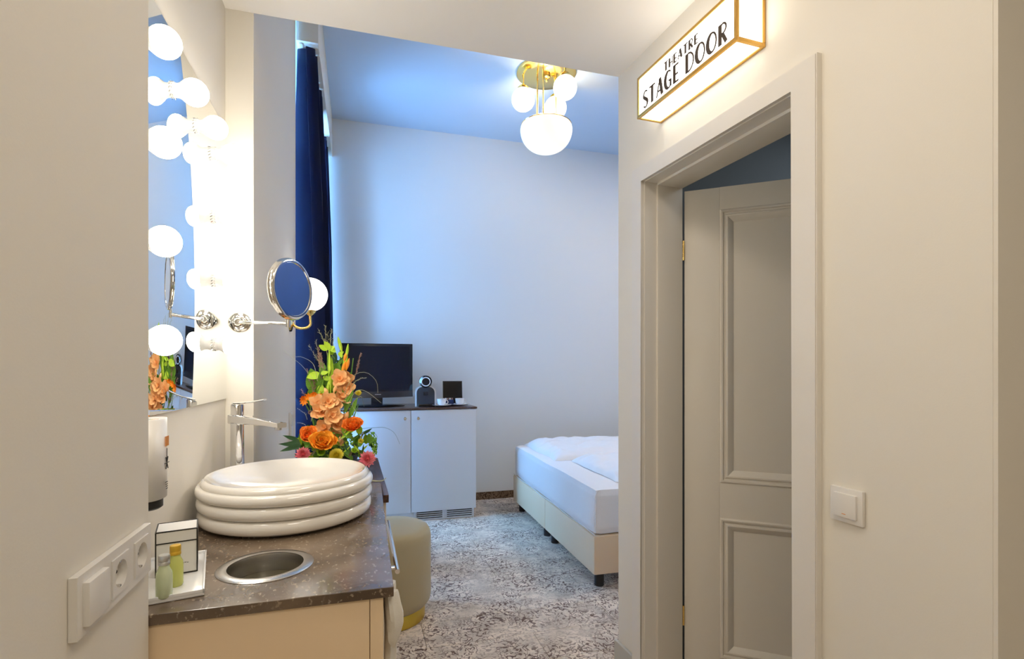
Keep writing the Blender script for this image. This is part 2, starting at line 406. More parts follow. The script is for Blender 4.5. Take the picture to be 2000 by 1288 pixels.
# ================================================================== SIGN
sg = thing('stage_door_sign', 'lit white box sign with gold edges reading THEATRE STAGE DOOR', 'sign', tuple(RWM(.566, -.001, 2.2825)), RW_rot)
SL, SD, SH = .507, .106, .153
fr = .0105
b = B()
h = SL/2
for z0 in (0, SH-fr):
    b.box(-h, h, -SD, -SD+fr, z0, z0+fr, .001); b.box(-h, h, -fr, 0, z0, z0+fr, .001)
    for x0 in (-h, h-fr): b.box(x0, x0+fr, -SD+fr, -fr, z0, z0+fr, .001)
for x0 in (-h, h-fr):
    for y0 in (-SD, -fr): b.box(x0, x0+fr, y0, y0+fr, fr, SH-fr, .001)
b.build('gold_frame', M['gold'], sg)
B().box(-h+.003, h-.003, -SD+.003, -.003, .003, SH-.003).build('lit_panel', M['sign'], sg, False)
# lettering, thick and thin strokes on the front panel
def ribbon(bm, pts, ws, y):
    n = len(pts); L_, R_ = [], []
    for i in range(n):
        a = Vector(pts[max(i-1, 0)]); c = Vector(pts[min(i+1, n-1)]); d = (c-a).normalized(); nn = Vector((-d.y, d.x))
        p = Vector(pts[i]); w_ = ws[i]/2
        L_.append(p+nn*w_); R_.append(p-nn*w_)
    for i in range(n-1):
        f = [bm.verts.new((q.x, y, q.y)) for q in (L_[i], L_[i+1], R_[i+1], R_[i])]
        g = [bm.verts.new((q.x, y+.001, q.y)) for q in (L_[i], L_[i+1], R_[i+1], R_[i])]
        bm.faces.new(f); bm.faces.new(g[::-1])
        for k in range(4):
            j = (k+1) % 4; bm.faces.new((f[k], g[k], g[j], f[j]))
TK, TN = .235, .095
def arc(cx, cy, rx, ry, a0, a1, n=22): return [(cx+rx*cos(a0+(a1-a0)*i/n), cy+ry*sin(a0+(a1-a0)*i/n)) for i in range(n+1)]
def glyph(ch):
    S = []
    def v(x, w, y0=0, y1=1): S.append(([(x, y0), (x, y1)], [w, w]))
    def hb(x0, x1, y): S.append(([(x0, y), (x1, y)], [TN, TN]))
    if ch == 'T': v(.29, TK); hb(0, .58, 1-TN/2); return S, .58
    if ch == 'H': v(.10, TK); v(.53, TN); hb(.1, .53, .42); return S, .56
    if ch == 'E': v(.10, TK); hb(.1, .46, TN/2); hb(.1, .42, .45); hb(.1, .46, 1-TN/2); return S, .46
    if ch == 'A':
        S.append(([(.03, 0), (.34, 1)], [TN, TN])); S.append(([(.34, 1), (.56, 0)], [TK, TK])); hb(.12, .5, .30); return S, .66
    if ch == 'R':
        v(.10, TK); p = [(.1, 1-TN/2), (.25, 1-TN/2)] + arc(.27, .735, .24, .237, pi/2, -pi/2) + [(.1, .50)]
        S.append((p, [TN]*len(p))); S.append(([(.26, .50), (.52, 0)], [TK*.8, TK*.8])); return S, .60
    if ch == 'D':
        v(.10, TK); p = [(.1, 1-TN/2), (.2, 1-TN/2)] + arc(.22, .5, .42, .472, pi/2, -pi/2) + [(.1, TN/2)]
        S.append((p, [TN]*len(p))); return S, .68
    if ch == 'O':
        p = arc(.37, .5, .31, .465, 0, 2*pi, 40); S.append((p, [TN+(TK*1.05-TN)*max(0, -cos(2*pi*i/40))**.7 for i in range(41)])); return S, .72
    if ch == 'G':
        p = arc(.36, .5, .30, .465, R(50), R(320), 34); S.append((p, [TN+(TK*1.05-TN)*max(0, -cos(R(50+270*i/34)))**.7 for i in range(35)]))
        v(.56, TN*1.6, .05, .42); hb(.38, .60, .42); return S, .66
    if ch == 'S':
        p = arc(.25, .74, .20, .235, R(40), R(200), 12) + [(.13, .60), (.36, .42)] + arc(.24, .255, .20, .235, R(30), R(-150), 12)
        n_ = len(p); S.append((p, [TN+(TK*.85-TN)*math.exp(-((i-n_/2)/(n_*.17))**2) for i in range(n_)])); return S, .50
    return S, .34
def text(word, x0, x1, z0, hh, y, parent):
    ws = [glyph(c) for c in word]; gap = .13
    tot = sum(w_ for _, w_ in ws)+gap*(len(word)-1); k = (x1-x0)/tot; x = x0
    for c, (S, w_) in zip(word, ws):
        if S:
            bm = B()
            for pts, wd in S: ribbon(bm.bm, [(x+px*k, z0+py*hh) for px, py in pts], [q*k for q in wd], y)
            bm.build('letter', M['letter'], parent, False)
        x += (w_+gap)*k
text('THEATRE', -h+SL*.325, -h+SL*.67, .0895, .031, -SD+.0015, sg)
text('STAGE DOOR', -h+SL*.075, -h+SL*.925, .0205, .062, -SD+.0015, sg)

# ================================================================== switches and sockets
sw = thing('light_switch', 'square white light switch beside the door casing', 'light switch', tuple(RWM(1.076, -.0005, 1.013)), RW_rot)
B().box(-.042, .042, -.010, 0, -.042, .042, .002).build('cover_plate', M['plast'], sw)
rk = B().box(-.029, .029, -.016, -.009, -.029, .029, .0015).build('rocker', M['plast'], sw)
B().box(-.006, .004, -.0166, -.0158, -.021, -.0195).build('indicator', M['orange_print'], rk, False)

so = thing('socket_plate', 'white triple plate with rocker switch and two sockets', 'socket', (XL+.0005, .922, 1.039), pi/2)
# local x = +y world, local y = -x world
b = B()
for x0, x1, z0, z1 in ((-.124, .124, .0285, .041), (-.124, .124, -.041, -.0285), (-.124, -.0285, -.0285, .0285), (.0285, .0515, -.0285, .0285), (.1085, .124, -.0285, .0285)):
    b.box(x0, x1, -.010, 0, z0, z1)
b.build('cover_plate', M['plast'], so, False)
mt = Matrix.Rotation(R(-7), 4, 'X')
B().box(-.110, -.052, -.018, -.009, -.029, .029, .0015).build('rocker', M['plast'], so)
for x0 in (.0, .080):
    b = B()
    n_ = 32
    # square plate with round recess
    sq = []
    for i in range(n_):
        a_ = 2*pi*i/n_; m_ = max(abs(cos(a_)), abs(sin(a_))); sq.append((cos(a_)/m_*.028, sin(a_)/m_*.028))
    rr = [[b.bm.verts.new((x0+x, y, z)) for x, z in ring] for ring, y in ((sq, -.002), (sq, -.0125), ([(cos(2*pi*i/n_)*.0205, sin(2*pi*i/n_)*.0205) for i in range(n_)], -.0125), ([(cos(2*pi*i/n_)*.0195, sin(2*pi*i/n_)*.0195) for i in range(n_)], -.0008))]
    for p_, q_ in zip(rr, rr[1:]):
        for i in range(n_):
            j = (i+1) % n_; b.bm.faces.new((p_[i], p_[j], q_[j], q_[i]))
    b.bm.faces.new(rr[-1])
    s_ = b.build('socket', M['plast'], so)
    c_ = B()
    for dx in (-.0095, .0095): c_.lathe([(0, 0), (.0025, 0), (.0025, .002), (0, .002)], 10, (x0+dx, -.0007, 0), Matrix.Rotation(pi/2, 4, 'X'))
    c_.build('socket_hole', M['hole'], s_)
    for z_ in (-.0195, .0165): B().box(x0-.002, x0+.002, -.0115, -.001, z_, z_+.003).build('earth_contact', M['steel'], s_)

ps = thing('wall_switch', 'small white switch plate beyond the washbasin by the curtain', 'switch', (-.3595, 3.10, 1.03), pi/2)
B().box(-.042, .042, -.010, 0, -.075, .075, .002).build('cover_plate', M['plast'], ps)
for z0 in (-.034, .034): B().box(-.028, .028, -.015, -.009, z0-.028, z0+.028, .0015).build('rocker', M['plast'], ps)

# ================================================================== VANITY
ZC = .91
va = thing('vanity_cabinet', 'beige vanity cabinet under the brown stone top', 'cabinet', (-.2, 1.5, 0))
def L(x, y): return (x+.2, y-1.5)
b = B(); b.box(XM+.2+.002, .030+.2, 1.085-1.5, 2.062-1.5, .08, ZC-.0212); b.box(XM+.21, .0+.2, 1.12-1.5, 2.05-1.5, 0, .08); b.build('body', M['cab'], va, False)
b = B(); b.box(XM+.2+.002, .022+.2, 1.0755-1.5, 1.085-1.5, .08, ZC-.0212, .001); b.build('side_panel', M['cab'], va)
b = B(); b.box(.0235+.2, .049+.2, 1.0755-1.5, 1.095-1.5, .08, ZC-.0212, .001); b.build('edge_panel', M['cab'], va)
for y0, y1 in ((1.097, 1.57), (1.574, 2.060)):
    d_ = B().box(.030+.2, .048+.2, y0-1.5, y1-1.5, .10, ZC-.025, .001).build('drawer_front', M['cab'], va)
rl = B(); X_ = .118+.2
rl.tube([(X_, 1.655-1.5, .715), (X_, 2.20-1.5, .715)], .0075, 14)
for y0 in (1.69, 2.17): rl.tube([(.048+.2, y0-1.5, .715), (X_, y0-1.5, .715)], .006, 12)
rl.build('towel_rail', M['chrome'], va)

wt = B(); wt.poly([(XM+.001, 1.07), (.069, 1.07), (.084, YE-.002), (XM+.001, YE-.002)], ZC-.02, ZC)
wto = wt.build('worktop', M['stone'], None, False); wto.location = (0, 0, 0); tag(wto, 'brown flecked stone worktop under the washbasin', 'worktop')
bv = wto.modifiers.new('bev', 'BEVEL'); bv.width = .0015; bv.segments = 2
# recess for the waste insert
HX, HY = -.195, 1.262
cut = B().lathe([(0, -.3), (.084, -.3), (.084, .1), (0, .1)], 48, (HX, HY, ZC)).build('cutter', M['stone'])
bo = wto.modifiers.new('cut', 'BOOLEAN'); bo.operation = 'DIFFERENCE'; bo.object = cut; bo.solver = 'EXACT'
cut2 = B().lathe([(0, -.3), (.079, -.3), (.079, .1), (0, .1)], 48, (HX, HY, ZC)).build('cutter', M['stone'])
body = va.children[0]
bo2 = body.modifiers.new('cut', 'BOOLEAN'); bo2.operation = 'DIFFERENCE'; bo2.object = cut2; bo2.solver = 'EXACT'
dg = bpy.context.evaluated_depsgraph_get()
for ob in (wto, body):
    me = bpy.data.meshes.new_from_object(ob.evaluated_get(dg)); ob.modifiers.clear(); ob.data = me
bpy.data.objects.remove(cut); bpy.data.objects.remove(cut2)

wi = thing('waste_insert', 'round stainless waste bin insert sunk in the worktop', 'waste bin', (HX, HY, ZC))
B().lathe([(.0775, .0012), (.0775, .0035), (.082, .0042), (.096, .0032), (.099, .0012), (.099, .0003), (.0775, .0003)], 64).build('rim', M['steel'], wi)
B().lathe([(.0775, .002), (.0765, -.004), (.075, -.040), (.0, -.041), (0, -.043), (.076, -.043), (.0772, -.004)], 64).build('bin_liner', M['steel'], wi)
B().lathe([(.0745, -.0395), (.0745, -.0375), (.060, -.036), (0, -.036), (0, -.0395)], 48).build('bin_floor', mat('olive_bin_floor', (.06, .05, .025), .35), wi)

# washbasin
BX, BY = -.198, 1.690
wb = thing('washbasin', 'round white ribbed ceramic washbasin standing on the stone top', 'washbasin', (BX, BY, ZC+.0005))
prof = [(0, 0), (.195, 0), (.212, .002)]
def bulge(z0, z1, r0, r1, n=8): return [(r0+(r1-r0)*sin(pi*i/n)**.75, z0+(z1-z0)*(1-cos(pi*i/n))/2) for i in range(n+1)]
prof += [(.218, .006)] + bulge(.008, .044, .221, .234) + bulge(.046, .080, .223, .236) + bulge(.082, .112, .225, .238)
prof += [(.226, .114), (.225, .120), (.221, .126), (.215, .129), (.209, .127), (.204, .121)]
prof += [(.198, .117), (.185, .104), (.155, .088), (.11, .074), (.05, .066), (.022, .064), (.022, .060), (0, .060)]
B().lathe(prof, 96, sx=1.02, sy=1.07).build('bowl', M['ceramic'], wb)
B().lathe([(0, .067), (.018, .067), (.021, .0655), (.021, .062)], 24).build('drain_plug', M['chrome'], wb)

# faucet
fx, fy = -.386, 1.93
fa = thing('basin_faucet', 'tall chrome single lever faucet behind the washbasin', 'faucet', (fx, fy, ZC))
b = B(); b.lathe([(0, 0), (.027, 0), (.027, .006), (.0215, .010), (.0205, .245), (.0215, .255), (0, .255)], 28); b.build('column', M['chrome'], fa)
d = Vector((.150, -.13, 0)); a_ = math.atan2(d.y, d.x)
b = B()
def spf(t, s_):
    w_ = .021-.003*t; hh = .016-.008*t; x = -.02+.225*t; zc = .268-.002*t-.010*t*t
    q = s_*2*pi; return (x, w_*max(-1, min(1, 1.3*cos(q))), zc+hh*max(-1, min(1, 1.3*sin(q))))
b.grid(14, 20, spf); bmesh.ops.remove_doubles(b.bm, verts=b.bm.verts[:], dist=1e-5); bmesh.ops.holes_fill(b.bm, edges=b.bm.edges[:])
o = b.build('spout', M['chrome'], fa); o.rotation_euler.z = a_
o = B().lathe([(0, -.012), (.010, -.012), (.011, 0), (0, 0)], 16, (.188, 0, .252)).build('aerator', M['steel'], fa); o.rotation_euler.z = a_
b = B(); b.lathe([(0, .281), (.0195, .281), (.020, .312), (.018, .317), (0, .317)], 24); b.build('cartridge_housing', M['chrome'], fa)
b = B(); b.grid(10, 8, lambda t, s_: (-.012+.115*t, (.014-.004*t)*cos(2*pi*s_), .321+.012*t*t+.0035*sin(2*pi*s_)))
bmesh.ops.remove_doubles(b.bm, verts=b.bm.verts[:], dist=1e-5); bmesh.ops.holes_fill(b.bm, edges=b.bm.edges[:])
o = b.build('lever', M['chrome'], fa); o.rotation_euler.z = a_+.25

# towel
tw = B()
def towel_layer(y0, secs):
    n = 16
    def f(u_, v_):
        k = v_*(len(secs)-1); a = min(int(k), len(secs)-2); t = k-a
        z, xc, hx, hy = [secs[a][q]*(1-t)+secs[a+1][q]*t for q in range(4)]
        g = 2*pi*u_
        rr = 1+.16*sin(3*g+v_*3)+.08*sin(5*g-v_*6)
        return (xc+hx*rr*cos(g), y0+hy*rr*sin(g), z)
    tw.grid(n, 22, f)
towel_layer(1.105, [(-.0, .004, .004, .004), (-.002, .004, .014, .012), (-.045, .010, .018, .018), (-.07, .011, .016, .018), (-.10, .008, .011, .012), (-.118, .010, .003, .003)])
towel_layer(1.15, [(-.0, .002, .004, .004), (-.002, .003, .014, .02), (-.10, .006, .014, .025), (-.20, .003, .011, .02), (-.26, .001, .003, .003)])
bmesh.ops.remove_doubles(tw.bm, verts=tw.bm.verts[:], dist=1e-5)
o = tw.build('hand_towel', M['towel']); o.location = (.061, 0, .889)
tag(o, 'white hand towel hanging below the worktop corner', 'towel')

# tray, box, bottles
TR = R(13)
ty = thing('tray', 'flat white tray on the worktop by the wall edge', 'tray', (-.372, 1.240, ZC+.0005), TR)
b = B(); b.box(-.062, .062, -.125, .125, 0, .006, .002); 
b.box(-.062, .062, -.125, -.121, .004, .0125, .001); b.box(-.062, .062, .121, .125, .004, .0125, .001)
b.box(-.062, -.058, -.125, .125, .004, .0125, .001); b.box(.058, .062, -.125, .125, .004, .0125, .001)
b.build('tray_body', M['white'], ty)
TZ = ZC+.0068
bx = thing('gift_box', 'small white cube box with black edges on the tray', 'box', (-.372, 1.280, TZ), TR+R(1))
s_ = .0365
B().box(-s_, s_, -s_, s_, 0, .068).build('box_base', M['paper'], bx, False)
B().box(-s_-.0006, s_+.0006, -s_-.0006, s_+.0006, .0685, .092).build('lid', M['paper'], bx, False)
b = B(); e_ = .0012
for sx in (-1, 1):
    for sy in (-1, 1): b.box(sx*s_-e_, sx*s_+e_, sy*s_-e_, sy*s_+e_, 0, .0918)
for z in (.0012, .068, .0918):
    for q in (-1, 1):
        b.box(-s_, s_, q*s_-e_, q*s_+e_, z-e_, z+e_); b.box(q*s_-e_, q*s_+e_, -s_, s_, z-e_, z+e_)
b.build('black_edging', M['blackedge'], bx, False)
b = B()
for k in range(5): b.box(.002+k*.004, .005+k*.004, -s_-.0012, -s_-.0004, .022+.0008*(k % 2), .0228+.0008*(k % 2))
b.build('print', M['blackedge'], bx, False)
def bottle(x, y, mm, cap, label, hh):
    t = thing('toiletry_bottle', label, 'bottle', (x, y, TZ), 0, 'bottles on the tray')
    B().lathe([(0, 0), (.0115, 0), (.0137, .003), (.0137, .040), (.0128, .048), (.0095, .055), (.0085, .060), (.0085, .064), (0, .064)], 28).build('bottle_body', mm, t)
    c_ = B().lathe([(0, .062), (.0098, .062), (.0098, .067), (.0092, .068), (.0098, .069), (.0098, .078), (.009, .080), (0, .080)], 28).build('cap', cap, t)
bottle(-.350, 1.128, M['liquid'], M['silvercap'], 'pale green bottle with silver cap at the front of the tray', 1)
bottle(-.3475, 1.183, M['liquid2'], M['goldcap'], 'yellow green bottle with gold cap beside the white box', 1)

# wall dispenser
dp = thing('soap_dispenser', 'white wall soap dispenser with black pump below the mirror', 'soap dispenser', (XM+.001, 1.232, 1.053))
b = B(); b.grid(24, 1, lambda u_, v_: (.008+.062*max(0, sin(pi*u_))**.45, .048*-cos(pi*u_), .03+.162*v_))
b.build('holder', M['plast'], dp)
sm = dp.children[-1].modifiers.new('s', 'SOLIDIFY'); sm.thickness = .003
B().box(0, .008, -.045, .045, .03, .192, .002).build('back_plate', M['plast'], dp)
B().lathe([(0, .034), (.030, .034), (.032, .04), (.032, .184), (.028, .190), (0, .190)], 28, (.034, 0, 0)).build('soap_bottle', M['white'], dp)
B().lathe([(0, .008), (.026, .008), (.031, .012), (.031, .034), (0, .034)], 28, (.034, 0, 0)).build('pump_head', M['blackm'], dp)
b = B(); b.box(.0715, .0722, -.006, .014, .135, .155)
b.build('orange_emblem', M['orange_print'], dp, False)
b = B()
for k in range(6): b.tube([(.0716, .004, .10-.0*k), (.0716, .004+.012*cos(k*1.05), .10+.014*sin(k*1.05))], .0009, 6)
b.tube([(.0716, .004, .10), (.0716, .004, .13)], .0007, 6)
b.build('print', M['blackedge'], dp, False)
for k in range(4): B().box(.0714, .0720, -.004+.001*k, .008, .060-.0045*k, .0615-.0045*k).build('print_line', M['blackedge'], dp, False)

# ================================================================== VANITY MIRROR
vm_ = thing('vanity_mirror', 'large wall mirror over the vanity ringed by round lit bulbs', 'mirror', (XM+.0005, 1.6, 1.240))
B().box(0, .005, 1.13-1.6, 2.058-1.6, 0, .948, .0008).build('mirror_glass', M['mirror'], vm_)
hol = B().lathe([(0, 0), (.0195, 0), (.0195, .003), (.0180, .006), (.0172, .011), (.0195, .018), (.0255, .025), (.0262, .028), (.020, .028), (0, .024)], 28, mtx=RX).mesh('lamp_holder', M['plast'])
blb = B().lathe([(.018, -.0265)] + [(.033*sin(a_), -.033*cos(a_)) for a_ in [R(40+i*10) for i in range(15)]], 28, mtx=RX).mesh('bulb', M['bulb'])
# the wire clip round the foot of each holder
b = B()
for k in range(14):
    a_ = 2*pi*k/14; b.tube([(.0012, .0200*cos(a_), .0200*sin(a_)), (.0035, .0212*cos(a_+.22), .0212*sin(a_+.22))], .0007, 5)
rg = b.mesh('holder_ring', M['chrome'])
spots = [(1.283, 2.047), (1.497, 2.047), (1.70, 2.047), (1.903, 2.047), (1.903, 1.839), (1.903, 1.631), (1.903, 1.423), (1.283, 1.832), (1.283, 1.62), (1.283, 1.408)]
for y, z in spots:
    hh = put('lamp_holder', hol, vm_, Matrix.Translation((.005, y-1.6, z-1.240)))
    put('bulb', blb, hh, Matrix.Translation((.048, 0, 0)))
    put('holder_ring', rg, hh)

# magnifying mirror on the stub wall
mg = thing('shaving_mirror', 'round chrome swivel mirror on an arm beside the vanity', 'mirror', (-.404, YE-.001, 1.510))
MR = Matrix.Rotation(pi/2, 4, 'X')
B().lathe([(0, 0), (.038, 0), (.038, .004), (.033, .010), (.022, .013), (.020, .022), (.013, .026), (.010, .034), (0, .034)], 36, mtx=MR).build('wall_base', M['nickel'], mg)
ex, ey = -.240+.404, 2.02-YE
b = B(); b.tube([(0, -.032, 0), (.012, -.036, -.001), (ex, ey, -.003)], .0062, 14); b.tube([(ex, ey, -.016), (ex, ey, .018)], .009, 16); b.build('arm', M['nickel'], mg)
nrm = Vector((.85, -.53, .02)).normalized()
cm = align(nrm, (ex+.010, ey, .120))
b = B(); b.lathe([(.100, -.013), (.108, -.011), (.111, -.006), (.108, -.002), (.111, .003), (.108, .009), (.104, .012), (.096, .012), (.094, .009)], 56); 
ring = b.build('ring', M['nickel'], mg); ring.matrix_local = cm
g_ = B().lathe([(0, .009), (.096, .009), (.096, -.009), (0, -.009)], 56).build('glass', M['mirror'], mg); g_.matrix_local = cm
b = B(); b.tube([(ex, ey, .012), (ex+.004, ey, .022)], .005, 12)
b.build('swivel', M['nickel'], mg)
# brass yoke behind the mirror is the wall lamp's arm
wl = thing('wall_lamp', 'white globe wall lamp on a curved brass arm behind the round mirror', 'lamp', (-.3595, 3.10, 1.60))
GX, GZ = .105, .155
b = B(); b.lathe([(0, 0), (.055, 0), (.052, .010), (.02, .018), (0, .018)], 28, mtx=RX); b.build('wall_rose', M['brass'], wl)
b = B(); b.tube([(.01, 0, -.01)] + [(GX/2-.045*cos(a_)+.01, 0, -.005-.03*sin(a_)) for a_ in [R(i*15) for i in range(0, 13)]] + [(GX, 0, .04)], .007, 12); b.build('arm', M['brass'], wl)
B().lathe([(0, .03), (.010, .038), (.024, .05), (.030, .060), (.030, .072), (0, .072)], 28, (GX, 0, 0)).build('cup', M['brass'], wl)
B().sphere((GX, 0, GZ), .093, 32, 20).build('globe', M['globe'], wl)

# ================================================================== DESK BEHIND THE BASIN
dk = thing('writing_desk', 'dark wood topped desk carrying the flower arrangement', 'desk', (-.13, 2.34, 0))
b = B(); b.poly([(-.228, YE+.002-2.34), (.214, YE+.002-2.34), (.214, 1.845-2.34), (.232, 1.845-2.34), (.222, .27), (-.228, .27)], ZC-.026, ZC+.0); b.build('desk_top', M['wood'], dk, False)
b = B(); b.box(-.226, .21, YE+.004-2.34, .262, .10, ZC-.0265); b.box(.215, .224, 1.86-2.34, YE+.004-2.34, .10, ZC-.0265); b.box(-.226, .19, YE+.02-2.34, .24, 0, .10); b.build('desk_body', M['trimw'], dk, False)

# ================================================================== FLOWERS
def at(px, py, Y):      # a point at depth Y, used only to read flower positions off the photograph
    t = (px-1000)/1019; c_, s_ = cos(YAW), sin(YAW)
    Z = Y/(c_-t*s_); return Vector((t*Z*c_+Z*s_, Y, 1.35-(py-718)/1019*Z))
FB = Vector((-.10, 2.30, ZC+.0005))
fw = thing('flower_arrangement', 'tall arrangement of peach gladioli, orange roses and greenery', 'flowers', tuple(FB))
def P(px, py, Y=2.26): return at(px, py, Y)-FB
def leafmesh(name, l, w_, m, curl=.25, n=7, cup=.25, tip=1.0, ruf=0):
    b = B()
    def f(u_, v_):
        s_ = v_*2-1; wd = w_/2*(sin(pi*min(1, u_**.8))**tip)
        return (s_*wd*(1+ruf*.25*sin(u_*17)), u_*l, curl*l*u_*u_ + cup*wd*abs(s_)**1.5 + ruf*l*abs(s_)*u_*sin(u_*15+s_*4))
    b.grid(n+(5 if ruf else 0), 6 if ruf else 4, f)
    bmesh.ops.remove_doubles(b.bm, verts=b.bm.verts[:], dist=1e-5)
    return b.mesh(name, m)
def fm(name, c1, c2, rough=.6, sss=0, scale=40):
    m = mat(name, c1, rough); var_noise(m, scale, c1, c2, .3, .7); nt(m)[1].inputs['Subsurface Weight'].default_value = sss
    nt(m)[1].inputs['Subsurface Scale'].default_value = .01
    return m
F = dict(peach=fm('peach_petal', (1, .43, .13), (1, .64, .30)), orange=fm('orange_petal', (1, .27, .01), (1, .42, .02)),
         deep=fm('deep_orange_petal', (.95, .15, .01), (1, .27, .02)), pink=fm('pink_petal', (.70, .08, .12), (.85, .28, .30)),
         yellow=fm('yellow_petal', (.80, .62, .02), (.90, .80, .10)), lime=fm('lime_green_leaf', (.38, .62, .02), (.62, .85, .06)),
         green=fm('mid_green_leaf', (.08, .25, .02), (.26, .50, .05)), dark=fm('dark_green_leaf', (.012, .06, .02), (.04, .13, .03)),
         grass=fm('pale_grass', (.40, .42, .20), (.60, .58, .34)), plume=fm('brown_plume', (.30, .16, .12), (.5, .32, .24)), throat=fm('flower_throat', (.7, .5, .1), (.8, .3, .05)))
camdir = Vector((0, 0, 1.35))-(FB+Vector((0, 0, .3))); camdir.normalize()
def jitter(d, a): return (Vector(d)+Vector([random.uniform(-a, a) for _ in range(3)])).normalized()
# container
B().lathe([(0, 0), (.06, 0), (.085, .02), (.10, .06), (.102, .075), (.095, .075), (.09, .06), (0, .055)], 32).build('bowl', M['blackm'], fw)
B().sphere((0, 0, .085), .075, 18, 12, (1, 1, .7)).build('foam_moss', F['dark'], fw)
# gladiolus blooms
pet = {k: leafmesh('petal', .043, .038, F[k], curl=.34, cup=.22, tip=.6, ruf=.06) for k in ('peach', 'orange')}
pet_i = leafmesh('petal', .034, .028, F['peach'], curl=-.05, cup=.45, tip=.7, ruf=.05)
def bloom(px, py, Y, s=1.0, kind='peach', face=None):
    c_ = P(px, py, Y); d_ = face or jitter(camdir+Vector((0, 0, .25)), .35)
    b = B(); b.lathe([(0, -.03), (.004, -.03), (.008, -.010), (.010, 0), (0, .002)], 12)
    t = b.build('gladiolus_bloom', F['throat'], fw); t.matrix_local = align(d_, c_, random.uniform(0, 6))
    for k in range(6):
        me = pet[kind]
        mt_ = Matrix.Rotation(k*pi/3, 4, 'Z') @ Matrix.Translation((0, .004, 0)) @ Matrix.Rotation(R(30 if k % 2 else 12), 4, 'X') @ Matrix.Scale(s*random.uniform(.9, 1.1), 4)
        put('petal', me, t, mt_)
    for k in range(3):
        put('petal', pet_i, t, Matrix.Rotation(k*2.1+.5, 4, 'Z') @ Matrix.Rotation(R(65), 4, 'X') @ Matrix.Scale(s*.8, 4))
for q in ((665, 742, 2.22), (678, 760, 2.22), (668, 776, 2.21), (641, 786, 2.18), (628, 806, 2.18), (648, 812, 2.17), (660, 830, 2.19), (635, 838, 2.18), (652, 790, 2.19), (622, 792, 2.2), (676, 742, 2.24), (655, 856, 2.2)):
    bloom(*q, s=1.0)
def bud(px, py, px2, py2, Y, r, m, name='bud'):
    a_, c_ = P(px, py, Y), P(px2, py2, Y)
    n = 7; pts = [a_.lerp(c_, i/n) for i in range(n+1)]
    B().tube(pts, [max(.0006, r*sin(pi*(i/n*.86+.08))) for i in range(n+1)], 9).build(name, m, fw)
for q in ((668, 728, 675, 706, 2.22, .008, F['orange']), (676, 724, 682, 700, 2.22, .007, F['orange']), (672, 706, 677, 688, 2.22, .007, F['orange']), (640, 772, 634, 758, 2.18, .008, F['peach']), (652, 768, 657, 752, 2.18, .007, F['peach']),
          (672, 822, 680, 805, 2.19, .011, F['peach']), (662, 868, 668, 850, 2.16, .010, F['peach']), (676, 700, 680, 672, 2.22, .006, F['lime']), (668, 690, 661, 660, 2.22, .007, F['lime']), (665, 680, 660, 658, 2.22, .006, F['lime']), (674, 716, 678, 690, 2.225, .006, F['lime'])):
    bud(*q)
# green gladiolus spikes
for (x0, y0, x1, y1, Y) in ((646, 770, 643, 684, 2.24), (650, 765, 648, 700, 2.25), (664, 760, 678, 680, 2.235), (640, 770, 642, 745, 2.24)):
    bud(x0, y0, x1, y1, Y, .0075, F['lime'], 'green_spike')
# stems
for q in ((650, 900, 645, 700), (655, 900, 672, 700), (640, 900, 615, 740), (662, 905, 690, 700), (645, 900, 640, 690), (635, 905, 605, 790), (665, 905, 700, 790)):
    a_, c_ = P(q[0], q[1], 2.28), P(q[2], q[3], 2.27)
    mid_ = a_.lerp(c_, .5)+Vector((random.uniform(-.01, .01), .01, 0))
    B().tube([a_, mid_, c_], [.004, .0032, .002], 8).build('stem', F['green'], fw)
# broad lime leaves and bells
lm = {k: leafmesh('leaf', 1, .62, F[k], curl=.25, cup=.2, tip=.8) for k in ('lime', 'green', 'dark')}
ln = {k: leafmesh('leaf', 1, .16, F[k], curl=.30, cup=.3) for k in ('lime', 'green', 'dark', 'grass')}
def leaf(me, px, py, px2, py2, Y, Y2=None, wf=1, roll=0):
    a_, c_ = P(px, py, Y), P(px2, py2, Y if Y2 is None else Y2); d_ = c_-a_; l = d_.length; d_.normalize()
    nn = (camdir+Vector((0, 0, .3))); nn = (nn-d_*nn.dot(d_)).normalized(); xx = d_.cross(nn)
    m_ = Matrix((xx, d_, nn)).transposed().to_4x4()
    put('leaf', me, fw, Matrix.Translation(a_) @ m_ @ Matrix.Rotation(roll, 4, 'Y') @ Matrix.Diagonal((l*wf, l, l, 1)))
for q in ((640, 684, 622, 676, 2.26), (640, 684, 655, 678, 2.26), (638, 682, 640, 668, 2.26), (645, 682, 632, 668, 2.25), (643, 676, 655, 690, 2.26), (626, 730, 600, 740, 2.25), (626, 730, 642, 728, 2.25), (612, 738, 604, 728, 2.25), (622, 740, 606, 726, 2.26), (630, 736, 645, 744, 2.26),
          (664, 688, 667, 700, 2.26), (660, 694, 672, 688, 2.26), (625, 760, 636, 770, 2.24), (630, 752, 622, 770, 2.24)):
    leaf(lm['lime'], *q)
for q in ((620, 770, 606, 720, 2.27), (625, 790, 612, 745, 2.28), (640, 760, 655, 715, 2.28), (652, 740, 662, 708, 2.28), (655, 800, 640, 745, 2.29), (600, 880, 592, 835, 2.22), (605, 870, 575, 868, 2.22), (600, 885, 578, 872, 2.2), (612, 860, 600, 830, 2.22), (618, 800, 610, 750, 2.28)):
    leaf(lm['green'], *q)
